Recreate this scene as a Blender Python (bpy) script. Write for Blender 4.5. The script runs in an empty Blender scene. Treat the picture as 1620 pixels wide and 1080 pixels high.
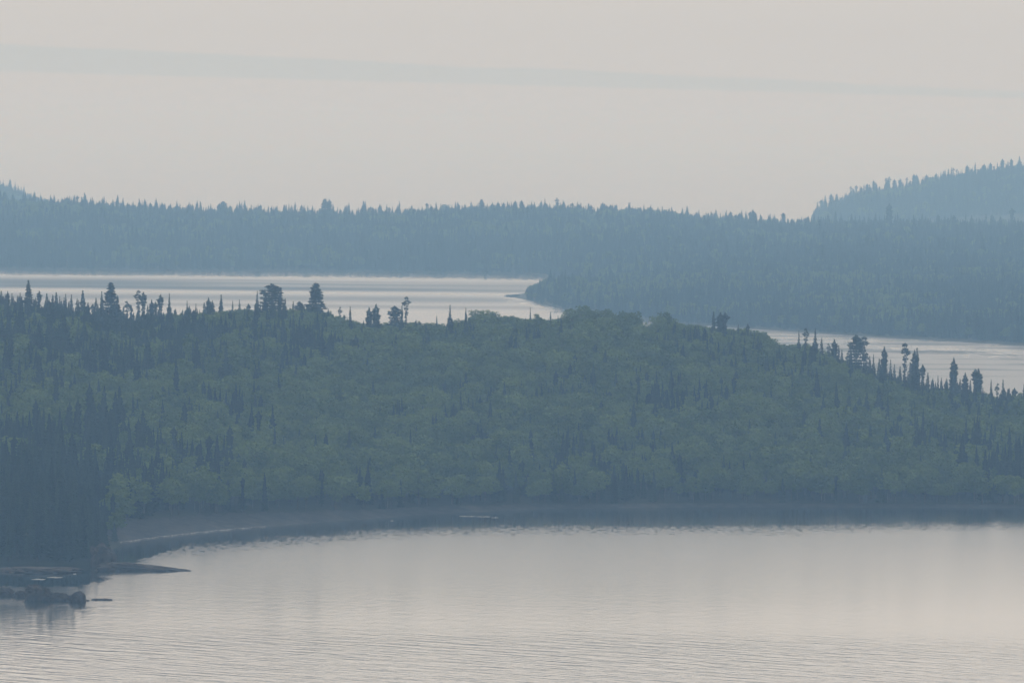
import bpy, math, random
import numpy as np
from mathutils import Matrix, Vector
random.seed(7); rng = np.random.default_rng(7)
S = bpy.context.scene
COL = S.collection

# ------------------------------------------------------------------ camera
H = 140.0            # eye height of the lookout above the lake, metres
F = 10000.0          # focal length in pixels of a 1620 px wide frame
PITCH, ROLL = math.atan(340.0 / F), math.radians(0.5)
fw = Vector((0, math.cos(PITCH), -math.sin(PITCH)))
r0, u0 = Vector((1, 0, 0)), Vector((0, math.sin(PITCH), math.cos(PITCH)))
rt = r0 * math.cos(ROLL) + u0 * math.sin(ROLL)
up = u0 * math.cos(ROLL) - r0 * math.sin(ROLL)
cam_d = bpy.data.cameras.new('camera'); cam = bpy.data.objects.new('camera', cam_d); COL.objects.link(cam)
m = Matrix((rt, up, -fw)).transposed().to_4x4(); m.translation = (0, 0, H)
cam.matrix_world = m
cam_d.lens = 36.0 * F / 1620.0; cam_d.sensor_width = 36.0
cam_d.clip_start = 1.0; cam_d.clip_end = 250000.0
S.camera = cam

# ------------------------------------------------------------------ world, sun, exposure
SUN_EL, SUN_AZ = math.radians(42), math.radians(-35)      # azimuth from +Y, clockwise
W = bpy.data.worlds.new("World"); S.world = W; W.use_nodes = True
nt = W.node_tree; nt.nodes.clear()
def N(t, typ, **kw):
    n = t.nodes.new(typ)
    for k, v in kw.items(): setattr(n, k, v)
    return n
out = N(nt, 'ShaderNodeOutputWorld'); bg = N(nt, 'ShaderNodeBackground'); bg.inputs['Strength'].default_value = 0.1
sky = N(nt, 'ShaderNodeTexSky', sky_type='NISHITA', sun_disc=False)
sky.sun_elevation = SUN_EL; sky.sun_rotation = SUN_AZ; sky.dust_density = 6.0; sky.air_density = 1.0; sky.altitude = 0
# the smoke layer: pale warm grey at the horizon, brighter overhead
geo = N(nt, 'ShaderNodeTexCoord'); sep = N(nt, 'ShaderNodeSeparateXYZ'); nt.links.new(geo.outputs['Generated'], sep.inputs[0])
ramp = N(nt, 'ShaderNodeValToRGB'); nt.links.new(sep.outputs['Z'], ramp.inputs[0])
SKYLOW, SKYMID, SKYTOP = (6.55, 6.3, 6.0), (14.7, 14.2, 13.6), (6.4, 6.4, 6.4)
ramp.color_ramp.elements[0].position = 0.0; ramp.color_ramp.elements[0].color = (*[c / 16 for c in SKYLOW], 1)
ramp.color_ramp.elements[1].position = 1.0; ramp.color_ramp.elements[1].color = (*[c / 16 for c in SKYTOP], 1)
e = ramp.color_ramp.elements.new(0.11); e.color = (*[c / 16 for c in SKYMID], 1)
e = ramp.color_ramp.elements.new(0.22); e.color = (15.0 / 16, 14.4 / 16, 13.7 / 16, 1)
e = ramp.color_ramp.elements.new(0.5); e.color = (8.0 / 16, 7.9 / 16, 7.7 / 16, 1)
e = ramp.color_ramp.elements.new(0.018); e.color = (*[c / 16 for c in SKYLOW], 1)
vm = N(nt, 'ShaderNodeVectorMath', operation='SCALE'); vm.inputs['Scale'].default_value = 16.0
nt.links.new(ramp.outputs[0], vm.inputs[0])
mix = N(nt, 'ShaderNodeMix', data_type='RGBA'); mix.inputs['Factor'].default_value = 0.93
def wm(op, a, b_=None, c=None, clamp=False):
    n = N(nt, 'ShaderNodeMath', operation=op, use_clamp=clamp)
    for k, v in enumerate((a, b_, c)):
        if v is None: continue
        if isinstance(v, (int, float)): n.inputs[k].default_value = v
        else: nt.links.new(v, n.inputs[k])
    return n.outputs[0]
az = wm('DIVIDE', sep.outputs['X'], wm('MAXIMUM', sep.outputs['Y'], 0.01)); el = sep.outputs['Z']
zn = N(nt, 'ShaderNodeTexNoise', noise_dimensions='1D'); zn.inputs['Scale'].default_value = 38; zn.inputs['Detail'].default_value = 3
nt.links.new(az, zn.inputs['W'])
# a thin blue-grey bank of smoke cloud low in the sky: upper edge wavy, lower edge straight
top = wm('ADD', wm('MULTIPLY_ADD', az, -0.0375, 0.0094), wm('MULTIPLY_ADD', zn.outputs['Fac'], 0.0012, -0.0006))
bot = wm('MULTIPLY_ADD', az, -0.0175, 0.0063)
band = wm('MULTIPLY', wm('DIVIDE', wm('SUBTRACT', top, el), 0.00040, None, True), wm('DIVIDE', wm('SUBTRACT', el, bot), 0.00035, None, True))
bm_ = N(nt, 'ShaderNodeMix', data_type='RGBA', blend_type='MULTIPLY'); nt.links.new(band, bm_.inputs['Factor'])
nt.links.new(vm.outputs[0], bm_.inputs['A']); bm_.inputs['B'].default_value = (0.895, 0.955, 0.985, 1)
nt.links.new(sky.outputs[0], mix.inputs['A']); nt.links.new(bm_.outputs['Result'], mix.inputs['B'])
nt.links.new(mix.outputs['Result'], bg.inputs[0]); nt.links.new(bg.outputs[0], out.inputs[0])

sd = bpy.data.lights.new('sun', 'SUN'); sd.energy = 1.3; sd.angle = math.radians(10); sd.color = (1.0, 0.93, 0.84)
sun = bpy.data.objects.new('sun', sd); COL.objects.link(sun)
dvec = Vector((math.sin(SUN_AZ) * math.cos(SUN_EL), math.cos(SUN_AZ) * math.cos(SUN_EL), math.sin(SUN_EL)))
sun.rotation_euler = dvec.to_track_quat('Z', 'Y').to_euler()
sun.location = (0, 0, 400)

S.view_settings.view_transform = 'Standard'; S.view_settings.look = 'None'
S.view_settings.exposure = 0.0; S.view_settings.gamma = 1.0; S.view_settings.use_curve_mapping = False
S.render.engine = 'CYCLES'
cy = S.cycles
cy.max_bounces = 5; cy.diffuse_bounces = 2; cy.glossy_bounces = 2; cy.transmission_bounces = 1
cy.volume_bounces = 1; cy.transparent_max_bounces = 4
cy.use_denoising = True; cy.denoiser = 'OPENIMAGEDENOISE'
try: cy.denoising_prefilter = 'ACCURATE'
except Exception: pass
cy.use_adaptive_sampling = False; cy.caustics_reflective = False; cy.caustics_refractive = False

# ------------------------------------------------------------------ helpers
def tag(o, label=None, cat=None, group=None, kind=None):
    if label: o['label'] = label
    if cat: o['category'] = cat
    if group: o['group'] = group
    if kind: o['kind'] = kind
    return o
def mesh(name, V, Fc, mat=None, smooth=False):
    me = bpy.data.meshes.new(name)
    V = np.asarray(V, dtype=np.float32)
    if isinstance(Fc, np.ndarray):
        k = Fc.shape[1]; n = len(Fc)
        me.vertices.add(len(V)); me.vertices.foreach_set('co', V.ravel())
        me.loops.add(n * k); me.loops.foreach_set('vertex_index', Fc.astype(np.int32).ravel())
        me.polygons.add(n); me.polygons.foreach_set('loop_start', np.arange(0, n * k, k, dtype=np.int32))
        me.update(calc_edges=True); me.validate()
    else:
        me.from_pydata(V.tolist(), [], Fc)
    if mat: me.materials.append(mat)
    if smooth: me.polygons.foreach_set('use_smooth', [True] * len(me.polygons))
    return me
def obj(name, me, parent=None, loc=(0, 0, 0)):
    o = bpy.data.objects.new(name, me); COL.objects.link(o); o.location = loc
    if parent: o.parent = parent
    return o
def ray(u, v):
    return fw * F + rt * (u - 810.0) - up * (v - 540.0)
def on_water(u, v, z=0.0):
    d = ray(u, v); t = (z - H) / d.z
    return d.x * t, d.y * t
def at_depth(u, v, Y):
    d = ray(u, v); t = Y / d.y
    return d.x * t, Y, H + d.z * t
def project(x, y, z):
    p = Vector((x, y, z - H)); k = p.dot(fw)
    return 810 + F * p.dot(rt) / k, 540 - F * p.dot(up) / k
def hashn(ix, iy, seed):
    h = (ix.astype(np.int64) * 374761393 + iy.astype(np.int64) * 668265263 + seed * 974634777) & 0xffffffff
    h = ((h ^ (h >> 13)) * 1274126177) & 0xffffffff
    return ((h ^ (h >> 16)) & 0xffff) / 65535.0
def vnoise(x, y, seed=0):
    x = np.asarray(x, float); y = np.asarray(y, float)
    ix, iy = np.floor(x), np.floor(y); fx, fy = x - ix, y - iy
    fx = fx * fx * (3 - 2 * fx); fy = fy * fy * (3 - 2 * fy)
    a, b = hashn(ix, iy, seed), hashn(ix + 1, iy, seed); c, d = hashn(ix, iy + 1, seed), hashn(ix + 1, iy + 1, seed)
    return (a + (b - a) * fx) * (1 - fy) + (c + (d - c) * fx) * fy
def fbm(x, y, seed=0, o=4):
    s = 0; a = 0.5
    for k in range(o): s = s + a * vnoise(np.asarray(x) * 2 ** k, np.asarray(y) * 2 ** k, seed + k * 17); a *= 0.5
    return s
def sstep(a, b, x):
    t = np.clip((x - a) / (b - a), 0, 1); return t * t * (3 - 2 * t)

# ------------------------------------------------------------------ materials
def mat(name):
    mt = bpy.data.materials.new(name); mt.use_nodes = True
    t = mt.node_tree; b = t.nodes['Principled BSDF']
    return mt, t, b
def foliage_mat(name, dark, light, amount=1.0, scale=0.35, trans=0.0):
    mt, t, b = mat(name)
    oi = N(t, 'ShaderNodeObjectInfo'); tc = N(t, 'ShaderNodeTexCoord')
    nz = N(t, 'ShaderNodeTexNoise'); nz.inputs['Scale'].default_value = scale; nz.inputs['Detail'].default_value = 3
    t.links.new(tc.outputs['Object'], nz.inputs['Vector'])
    ad = N(t, 'ShaderNodeMath', operation='MULTIPLY_ADD'); t.links.new(nz.outputs['Fac'], ad.inputs[0])
    ad.inputs[1].default_value = 0.9; ad.inputs[2].default_value = -0.45
    ad2 = N(t, 'ShaderNodeMath', operation='ADD', use_clamp=True)
    t.links.new(ad.outputs[0], ad2.inputs[0]); t.links.new(oi.outputs['Random'], ad2.inputs[1])
    mx = N(t, 'ShaderNodeMix', data_type='RGBA'); t.links.new(ad2.outputs[0], mx.inputs['Factor'])
    mx.inputs['A'].default_value = (*dark, 1); mx.inputs['B'].default_value = (*light, 1)
    t.links.new(mx.outputs['Result'], b.inputs['Base Color'])
    b.inputs['Roughness'].default_value = 0.9; b.inputs['Specular IOR Level'].default_value = 0.1
    return mt
def noise_mat(name, c1, c2, scale, rough=0.9, bump=0.0, spec=0.2, detail=6):
    mt, t, b = mat(name)
    tc = N(t, 'ShaderNodeTexCoord'); nz = N(t, 'ShaderNodeTexNoise')
    nz.inputs['Scale'].default_value = scale; nz.inputs['Detail'].default_value = detail
    t.links.new(tc.outputs['Object'], nz.inputs['Vector'])
    rp = N(t, 'ShaderNodeValToRGB'); t.links.new(nz.outputs['Fac'], rp.inputs[0])
    rp.color_ramp.elements[0].position = 0.35; rp.color_ramp.elements[0].color = (*c1, 1)
    rp.color_ramp.elements[1].position = 0.68; rp.color_ramp.elements[1].color = (*c2, 1)
    t.links.new(rp.outputs[0], b.inputs['Base Color'])
    b.inputs['Roughness'].default_value = rough; b.inputs['Specular IOR Level'].default_value = spec
    if bump:
        bp = N(t, 'ShaderNodeBump'); bp.inputs['Strength'].default_value = bump; bp.inputs['Distance'].default_value = 0.4
        t.links.new(nz.outputs['Fac'], bp.inputs['Height']); t.links.new(bp.outputs[0], b.inputs['Normal'])
    return mt
M_SPRUCE = foliage_mat('spruce_needles', (0.008, 0.015, 0.009), (0.026, 0.040, 0.019))
M_PINE = foliage_mat('pine_needles', (0.010, 0.018, 0.012), (0.024, 0.038, 0.020))
M_BIRCH = foliage_mat('birch_leaves', (0.046, 0.076, 0.010), (0.104, 0.150, 0.022))
M_BARK = noise_mat('dark_bark', (0.02, 0.017, 0.014), (0.05, 0.042, 0.035), 3.0)
M_WBARK = noise_mat('birch_bark', (0.03, 0.028, 0.024), (0.10, 0.095, 0.085), 2.0)
M_FLOOR = noise_mat('forest_floor', (0.008, 0.012, 0.008), (0.020, 0.026, 0.014), 0.08)
M_FAR = noise_mat('far_woods', (0.012, 0.020, 0.016), (0.03, 0.042, 0.028), 0.002)
M_BEACH = noise_mat('pebble_beach', (0.017, 0.020, 0.023), (0.040, 0.043, 0.047), 0.25, bump=0.4)
M_ROCK = noise_mat('shore_rock', (0.010, 0.010, 0.010), (0.040, 0.032, 0.025), 0.5, bump=0.6)
M_SURF = noise_mat('wet_sand', (0.08, 0.085, 0.085), (0.26, 0.26, 0.26), 0.6)
M_FOAM_GLINT = noise_mat('foam', (0.08, 0.09, 0.09), (0.36, 0.37, 0.37), 0.9)  # one pale colour for foam and for painted water glints

# ------------------------------------------------------------------ land masses as height functions of s = x / y and depth y
def shore_pts(pts):
    a = []
    for u, v in pts:
        x, y = on_water(u, v); a.append((x / y, y))
    a.sort(); a = np.array(a); return a[:, 0], a[:, 1]
def crest_pts(pts, Y, canopy):
    a = []
    for u, v in pts:
        x, y, z = at_depth(u, v, Y); a.append((x / y, z - canopy))
    a.sort(); a = np.array(a); return a[:, 0], a[:, 1]

# near wooded hill
N_SH = shore_pts([(-220, 880), (0, 872), (100, 868), (160, 863), (250, 850), (340, 840), (480, 828), (600, 819), (700, 812), (850, 805), (1100, 802), (1350, 802), (1620, 803), (1840, 806)])
N_CR_ROWS = [(-220, 470), (-60, 476), (0, 478), (100, 485), (200, 500), (240, 500), (300, 493), (400, 488), (460, 488), (500, 487), (540, 500), (580, 511), (620, 507), (650, 506),
             (690, 512), (730, 503), (790, 498), (840, 502), (880, 503), (920, 496), (1000, 500), (1030, 516), (1060, 506), (1100, 514), (1150, 516), (1200, 522),
             (1235, 543), (1280, 545), (1320, 560), (1350, 575), (1400, 590), (1440, 603), (1480, 609), (1530, 616), (1580, 624), (1620, 622), (1840, 650)]
NYC = 2740.0
def n_yc(s): return NYC - 60 * sstep(0.03, 0.08, s)
N_CR = crest_pts(N_CR_ROWS, NYC, 11.5)
BEACH_S = shore_pts([(160, 863), (300, 845), (500, 826), (700, 812), (900, 804), (1300, 802), (1620, 803)])[0]
BEACH_W = np.array([38, 32, 18, 10, 4.5, 3, 2.5]); BEACH_Z = np.array([4.6, 4.2, 2.6, 1.8, 1.2, 1.0, 0.9])
def near_h(x, y):
    s = x / y
    ys = np.interp(s, *N_SH); yc = n_yc(s); zc = np.interp(s, *N_CR)
    bw = np.interp(s, BEACH_S, BEACH_W); bz = np.interp(s, BEACH_S, BEACH_Z)
    d = y - ys
    q = np.clip((d - bw) / (yc - ys - bw), 0, 1)
    hill = bz + (zc - bz) * (1 - (1 - q) ** 1.18)
    hill = hill + (fbm(x / 70, y / 70, 5) - 0.47) * 9 * np.sin(np.pi * q) ** 0.7
    beach = bz * np.clip(d / bw, -2, 1) ** 1.0
    z = np.where(d < bw, beach, hill)
    back = sstep(yc + 15, yc + 330, y)
    z = z * (1 - back) - 4 * back
    return np.maximum(z, -4)
# left headland in front of the beach
HX, HY = on_water(150, 893)
HS = HX / HY
def head_h(x, y):
    s = x / y
    wob = (fbm(x / 14, y / 14, 31) - 0.47) * 14
    dx = (HX + 2 - x) + wob * 0.5                    # metres inside its right edge
    ysh = HY + 2 + 4 * np.sin(x / 17.0) + wob
    dy = y - ysh
    z = 9.0 * sstep(-2, 55, np.minimum(dx * 1.6, dy)) + np.clip(np.minimum(dx, dy), -4, 1.4)
    z = z * (1 - sstep(HY + 190, HY + 240, y))
    return np.where(y > HY + 240, -4, z)
def near_all(x, y):
    return np.maximum(near_h(x, y), head_h(x, y))

# far ridge across the inner lake
A_SH = shore_pts([(-300, 424), (0, 426), (300, 428), (600, 430), (850, 434), (880, 440), (930, 458), (1000, 474), (1200, 484), (1900, 498)])
A_ROWS = [(-300, 300), (0, 316), (80, 319), (130, 322), (200, 327), (300, 332), (400, 334), (500, 337), (600, 336), (700, 332), (800, 329), (860, 328), (950, 333),
          (1000, 334), (1050, 337), (1100, 342), (1150, 346), (1200, 349), (1250, 351), (1400, 352), (1620, 354), (1900, 356)]
AYC = 7000.0
A_CR = crest_pts(A_ROWS, AYC, 12.5)
def a_h(x, y):
    s = x / y; ys = np.interp(s, *A_SH); zc = np.interp(s, *A_CR)
    q = np.clip((y - ys) / (AYC - ys), -0.2, 1)
    z = zc * np.where(q < 0, q * 2, 1 - (1 - np.maximum(q, 0)) ** 1.4) + (fbm(x / 140, y / 140, 8) - 0.47) * 9 * np.sin(np.pi * np.clip(q, 0, 1))
    b = sstep(AYC + 60, AYC + 900, y)
    return np.maximum(z * (1 - b) - 4 * b, -4)
# wooded point reaching in from the right
B_SH = shore_pts([(803, 468.5), (830, 474), (860, 481), (895, 489), (950, 497), (1030, 507), (1100, 514), (1230, 523), (1400, 534), (1620, 547), (1900, 560)])
BYC = 5700.0
B_CR = crest_pts([(1030, 418), (1080, 411), (1200, 408), (1400, 410), (1620, 412), (1900, 415)], BYC, 10.5)
B_TIP = B_SH[0][0]
bx = [crest_pts([(u, v)], BYC, 10.5) for u, v in []]
def b_h(x, y):
    s = x / y; ys = np.interp(s, *B_SH)
    w = (s - B_TIP) * 5200                                     # metres in from the tip
    zc = np.interp(s, *B_CR)
    grow = sstep(0, 130, w)
    zc = 1.2 * sstep(-3, 10, w) + (7.0 * sstep(4, 34, w) + (zc - 7) * grow * 0.98) * (w > 8)
    yc = ys + (BYC - ys) * np.clip(0.10 + w / 260, 0.0, 1)
    q = np.clip((y - ys) / (yc - ys + 1), -0.2, 1)
    z = zc * np.where(q < 0, q * 3, 1 - (1 - np.maximum(q, 0)) ** 1.5) + (fbm(x / 110, y / 110, 12) - 0.47) * 8 * np.sin(np.pi * np.clip(q, 0, 1)) * grow
    b = sstep(yc + 5, yc + 20 + 300 * grow, y)
    z = z * (1 - b) - 4 * b
    return np.where(w < -2, -4, np.maximum(z, -4))
# high hill at far right, low shoulder at far left
CYC = 9000.0
C_CR = crest_pts([(1262, 352), (1280, 346), (1292, 338), (1302, 330), (1322, 321), (1345, 309), (1380, 303), (1420, 297), (1450, 292), (1480, 287), (1520, 279), (1560, 272), (1600, 266), (1620, 263), (1800, 232), (1950, 225)], CYC, 11)
def c_h(x, y):
    s = x / y; zc = np.interp(s, *C_CR, left=-4)
    q = np.clip((y - 8300) / (CYC - 8300), 0, 1)
    z = zc * (1 - (1 - q) ** 1.3)
    b = sstep(CYC + 50, CYC + 900, y)
    return np.maximum(z * (1 - b) - 4 * b, -4)
DYC = 9200.0
D_CR = crest_pts([(-400, 250), (-150, 275), (0, 293), (20, 297), (40, 306), (70, 318), (110, 329), (160, 342), (240, 360)], DYC, 11)
def d_h(x, y):
    s = x / y; zc = np.interp(s, *D_CR, right=-4)
    q = np.clip((y - 8500) / (DYC - 8500), 0, 1)
    z = zc * (1 - (1 - q) ** 1.3)
    b = sstep(DYC + 50, DYC + 700, y)
    return np.maximum(z * (1 - b) - 4 * b, -4)

def u2s(u, Y=1.0): return (u - 810.0) / F
def terrain(name, fn, ua, ub, ya, yb, ns, ny, mt):
    ss = np.linspace(u2s(ua), u2s(ub), ns); yy = np.linspace(ya, yb, ny)
    Sg, Yg = np.meshgrid(ss, yy); X = Sg * Yg; Z = fn(X, Yg)
    V = np.stack([X, Yg, Z], -1).reshape(-1, 3)
    i = np.arange(ns * ny).reshape(ny, ns)
    Fq = np.stack([i[:-1, :-1], i[:-1, 1:], i[1:, 1:], i[1:, :-1]], -1).reshape(-1, 4)
    o = obj(name, mesh(name, V, Fq, mt, True)); tag(o, kind='structure'); return o
tag(terrain('hillside', near_all, -220, 1840, 1940, 3080, 420, 300, M_FLOOR), 'wooded hillside ground rising behind the near bay')
tag(terrain('ridge', a_h, -300, 1900, 4900, 7950, 200, 180, M_FLOOR), 'long low ridge ground beyond the inner lake')
tag(terrain('point', b_h, 760, 1900, 4000, 6020, 260, 160, M_FLOOR), 'low wooded point reaching in from the right')
tag(terrain('hills', c_h, 1240, 1950, 8250, 9950, 120, 60, M_FLOOR), 'pale hazy hill rising at far right')
tag(terrain('hills', d_h, -400, 260, 8450, 9950, 90, 50, M_FLOOR), 'pale hazy hill shoulder at far left edge')
# pebble beach: a sheet on the shore between waterline and trees
ss = np.linspace(BEACH_S[0] - 0.004, u2s(1840), 520); rows = np.linspace(-0.08, 1.03, 14)
Sg, Rg = np.meshgrid(ss, rows)
ysg = np.interp(Sg, *N_SH); bwg = np.interp(Sg, BEACH_S, BEACH_W)
edge = 1 + (fbm(Sg * 2500, Rg * 0, 44) - 0.47) * 0.5 * (Rg > 0.7)
Yg = ysg + bwg * Rg * edge; X = Sg * Yg
Z = np.maximum(near_h(X, Yg), near_all(X, Yg) * 0 - 0.4) + 0.12 + (fbm(X / 2.5, Yg / 2.5, 71) - .47) * 0.25
i = np.arange(Sg.size).reshape(Sg.shape)
Fq = np.stack([i[:-1, :-1], i[:-1, 1:], i[1:, 1:], i[1:, :-1]], -1).reshape(-1, 4)
tag(obj('beach', mesh('beach', np.stack([X, Yg, Z], -1).reshape(-1, 3), Fq, M_BEACH, True)), 'grey pebble beach curving round the bay', kind='structure')

# ------------------------------------------------------------------ water
xs = np.concatenate([[-70000, -30000, -12000, -5000, -2000, -1000], np.concatenate([np.arange(-720, -200, 6.0), np.arange(-200, -100, 1.5), np.arange(-100, 720, 6.0)]), [1000, 2000, 5000, 12000, 30000, 70000]])
ys = np.concatenate([[-6000, -2000, 0, 800, 1200], np.arange(1400, 2400, 4.0), np.arange(2400, 6800, 14.0), [7400, 11000, 16000, 25000, 40000, 60000, 90000]])
Xg, Yg = np.meshgrid(xs, ys)
Yp = np.maximum(Yg, 1.0); Sg = np.where(Yg > 500, Xg / Yp, 0)
wob = (fbm(Xg / 9, Yg / 16, 91) - 0.47)
# near bay: glassy strip under the trees, its outer edge ragged
NB = shore_pts([(-220, 900), (0, 900), (130, 880), (170, 869), (220, 866), (300, 862), (420, 853), (560, 843), (700, 835), (900, 833), (1100, 832), (1300, 833), (1450, 830), (1620, 828), (1840, 826)])
yb = np.interp(Sg, *NB)
calm = sstep(-85, 40, Yg - yb + wob * 40) * (Yg < 3200)
# sheltered pool beside the headland
px, py = on_water(140, 930)
pool = sstep(py - 4, py + 8, Yg + wob * 20) * (1 - sstep(-6, 4, Xg - px - (Yg - py) * 0.10 + wob * 10)) * (Yg < 2200)
calm = np.maximum(calm, pool * 0.95)
# broken mirror below the rocks, bottom left
bl = (0.1 + 1.3 * vnoise(Xg / 3.6, Yg * 0, 15)) * (1 - sstep(on_water(100, 1000)[0], on_water(150, 1000)[0], Xg + wob * 6)) * (Yg < py - 70) * 0.065
# inner lake: glassy along the ridge, wind streaks over the middle, glassy below the point
AB = shore_pts([(-300, 434), (0, 434), (300, 436), (600, 438), (860, 442), (1200, 452), (1900, 470)])
ab = np.interp(Sg, *AB)
calm = np.where((Yg > 3200) & (Yg < 7200), sstep(-90, 50, Yg - ab + wob * 70), calm)
BB = shore_pts([(780, 474), (803, 471), (830, 477), (860, 484), (895, 492), (950, 500), (1030, 510), (1100, 520), (1230, 531), (1400, 544), (1620, 559), (1900, 573)])
bb = np.interp(Sg, *BB)
wB = (Sg - B_TIP) * 5200
calm = np.where((Yg > 3200) & (Yg < 6200) & (wB > -4), np.where(Yg < bb + 70 + np.clip(wB, 0, 400), sstep(-230, 90, Yg - bb + wob * 90) ** 1.3, calm), calm)
ruff = np.zeros_like(calm)
# streaks (u, v at left; they run level across the water)
for v, hw, amp, ue in ((446, 6.5, 0.75, 420), (452, 3.0, 0.85, 1000), (445, 1.6, 0.55, 1200), (468, 5.0, 0.35, 1600), (480, 3, 0.25, 1600), (441, 1.5, 0.35, 900)):
    yv = on_water(0, v)[1]; y2 = on_water(0, v + hw)[1]
    w_ = abs(yv - y2)
    side = 1 - sstep(ue * 0.35, ue, 810 + Sg * F)
    ln = np.exp(-((Yg - yv + (fbm(Xg / 120, Yg / 300, 7) - .47) * 60) / w_) ** 2)
    calm = np.where((Yg > 4300) & (Yg < 5950) & (wB < 60), calm, calm)
    ruff = np.where((Yg > 4300) & (Yg < 5950) & (wB < 60), np.maximum(ruff, amp * ln * (0.35 + 0.65 * side)), ruff)
i = np.arange(Xg.size).reshape(Xg.shape)
Fq = np.stack([i[:-1, :-1], i[:-1, 1:], i[1:, 1:], i[1:, :-1]], -1).reshape(-1, 4)
M_WATER, t, b = mat('lake_water')
b.inputs['Base Color'].default_value = (0.012, 0.022, 0.028, 1); b.inputs['IOR'].default_value = 1.333
at = N(t, 'ShaderNodeAttribute', attribute_name='calm'); tc = N(t, 'ShaderNodeTexCoord')
def wave(scale, sx, sy, rot, detail=3, rough=0.55):
    mp = N(t, 'ShaderNodeMapping'); mp.inputs['Rotation'].default_value = (0, 0, rot); mp.inputs['Scale'].default_value = (sx, sy, 1)
    mp0 = N(t, 'ShaderNodeMapping'); mp0.inputs['Rotation'].default_value = (0, 0, rot); t.links.new(tc.outputs['Object'], mp0.inputs[0])
    mp1 = N(t, 'ShaderNodeMapping'); mp1.inputs['Scale'].default_value = (sx, sy, 1); t.links.new(mp0.outputs[0], mp1.inputs[0])
    t.nodes.remove(mp)
    nz = N(t, 'ShaderNodeTexNoise'); nz.inputs['Scale'].default_value = scale; nz.inputs['Detail'].default_value = detail; nz.inputs['Roughness'].default_value = rough
    t.links.new(mp1.outputs[0], nz.inputs['Vector']); return nz
def math_(op, a, b_=None, c=None, clamp=False):
    n = N(t, 'ShaderNodeMath', operation=op, use_clamp=clamp)
    for k, v in enumerate((a, b_, c)):
        if v is None: continue
        if isinstance(v, (int, float)): n.inputs[k].default_value = v
        else: t.links.new(v, n.inputs[k])
    return n.outputs[0]
# ragged, glittering edge of the glassy water
fine = wave(1.0, 0.50, 0.20, 0.0, 4, .7)
finef = wave(1.0, 0.14, 0.030, 0.0, 3, .65)
isfar = math_('GREATER_THAN', N(t, 'ShaderNodeSeparateXYZ', name='sx').outputs['Y'], 3200.0)
t.links.new(tc.outputs['Object'], t.nodes['sx'].inputs[0])
fmix = N(t, 'ShaderNodeMix', data_type='FLOAT'); t.links.new(isfar, fmix.inputs['Factor']); t.links.new(fine.outputs['Fac'], fmix.inputs['A']); t.links.new(finef.outputs['Fac'], fmix.inputs['B'])
edgec = math_('MULTIPLY_ADD', fmix.outputs['Result'], 5.0, -2.5)
bell = math_('MULTIPLY', math_('MULTIPLY', at.outputs['Fac'], math_('SUBTRACT', 1.0, at.outputs['Fac'])), 4.0)
cal = math_('MULTIPLY_ADD', math_('SUBTRACT', math_('MULTIPLY_ADD', edgec, bell, at.outputs['Fac']), 0.5), 2.2, 0.5, True)
sepw = N(t, 'ShaderNodeSeparateXYZ'); t.links.new(tc.outputs['Object'], sepw.inputs[0])
# long ripples close to the viewer, fading out towards the bay
big = wave(1.0, 0.055, 0.24, math.radians(38), 3, 0.55)
mr = N(t, 'ShaderNodeMapRange', interpolation_type='SMOOTHSTEP'); t.links.new(sepw.outputs['Y'], mr.inputs['Value'])
yr = on_water(810, 1000)[1]
mr.inputs['From Min'].default_value = yr - 60; mr.inputs['From Max'].default_value = yr + 25
mr.inputs['To Min'].default_value = 1.0; mr.inputs['To Max'].default_value = 0.06
small = wave(1.0, 0.25, 0.12, math.radians(10), 3)
inv = math_('SUBTRACT', 1.0, cal)
hgt = math_('ADD', math_('MULTIPLY', math_('MULTIPLY', big.outputs['Fac'], mr.outputs[0]), 0.56),
            math_('MULTIPLY', small.outputs['Fac'], math_('MULTIPLY_ADD', inv, 0.10, 0.03)))
bp = N(t, 'ShaderNodeBump'); bp.inputs['Strength'].default_value = 1.0; bp.inputs['Distance'].default_value = 0.5
t.links.new(hgt, bp.inputs['Height']); t.links.new(bp.outputs[0], b.inputs['Normal'])
mr2 = N(t, 'ShaderNodeMapRange'); t.links.new(sepw.outputs['Y'], mr2.inputs['Value'])
for k_, v_ in (('From Min', 1820), ('From Max', 2140), ('To Min', .12), ('To Max', .26)): mr2.inputs[k_].default_value = v_
ru = N(t, 'ShaderNodeAttribute', attribute_name='ruffle')
t.links.new(math_('MULTIPLY_ADD', ru.outputs['Fac'], 0.62, math_('MULTIPLY_ADD', cal, -0.14, mr2.outputs[0])), b.inputs['Roughness'])
me = mesh('water', np.stack([Xg, Yg, 0 * Xg], -1).reshape(-1, 3), Fq, M_WATER, True)
ruff = np.maximum(ruff, (Yg > 3100) * (Yg < 4900) * (Sg > 0.03) * (0.12 + 0.5 * sstep(.35, .65, fbm(Xg / 90, Yg / 35, 19)) * sstep(3400, 3900, Yg)))
ruff = ruff - bl * .75
ca = me.attributes.new('ruffle', 'FLOAT', 'POINT'); ca.data.foreach_set('value', ruff.ravel().astype(np.float32))
ca = me.attributes.new('calm', 'FLOAT', 'POINT'); ca.data.foreach_set('value', calm.ravel().astype(np.float32))
tag(obj('water', me), 'pale calm lake water filling the bays', kind='structure')

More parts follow.
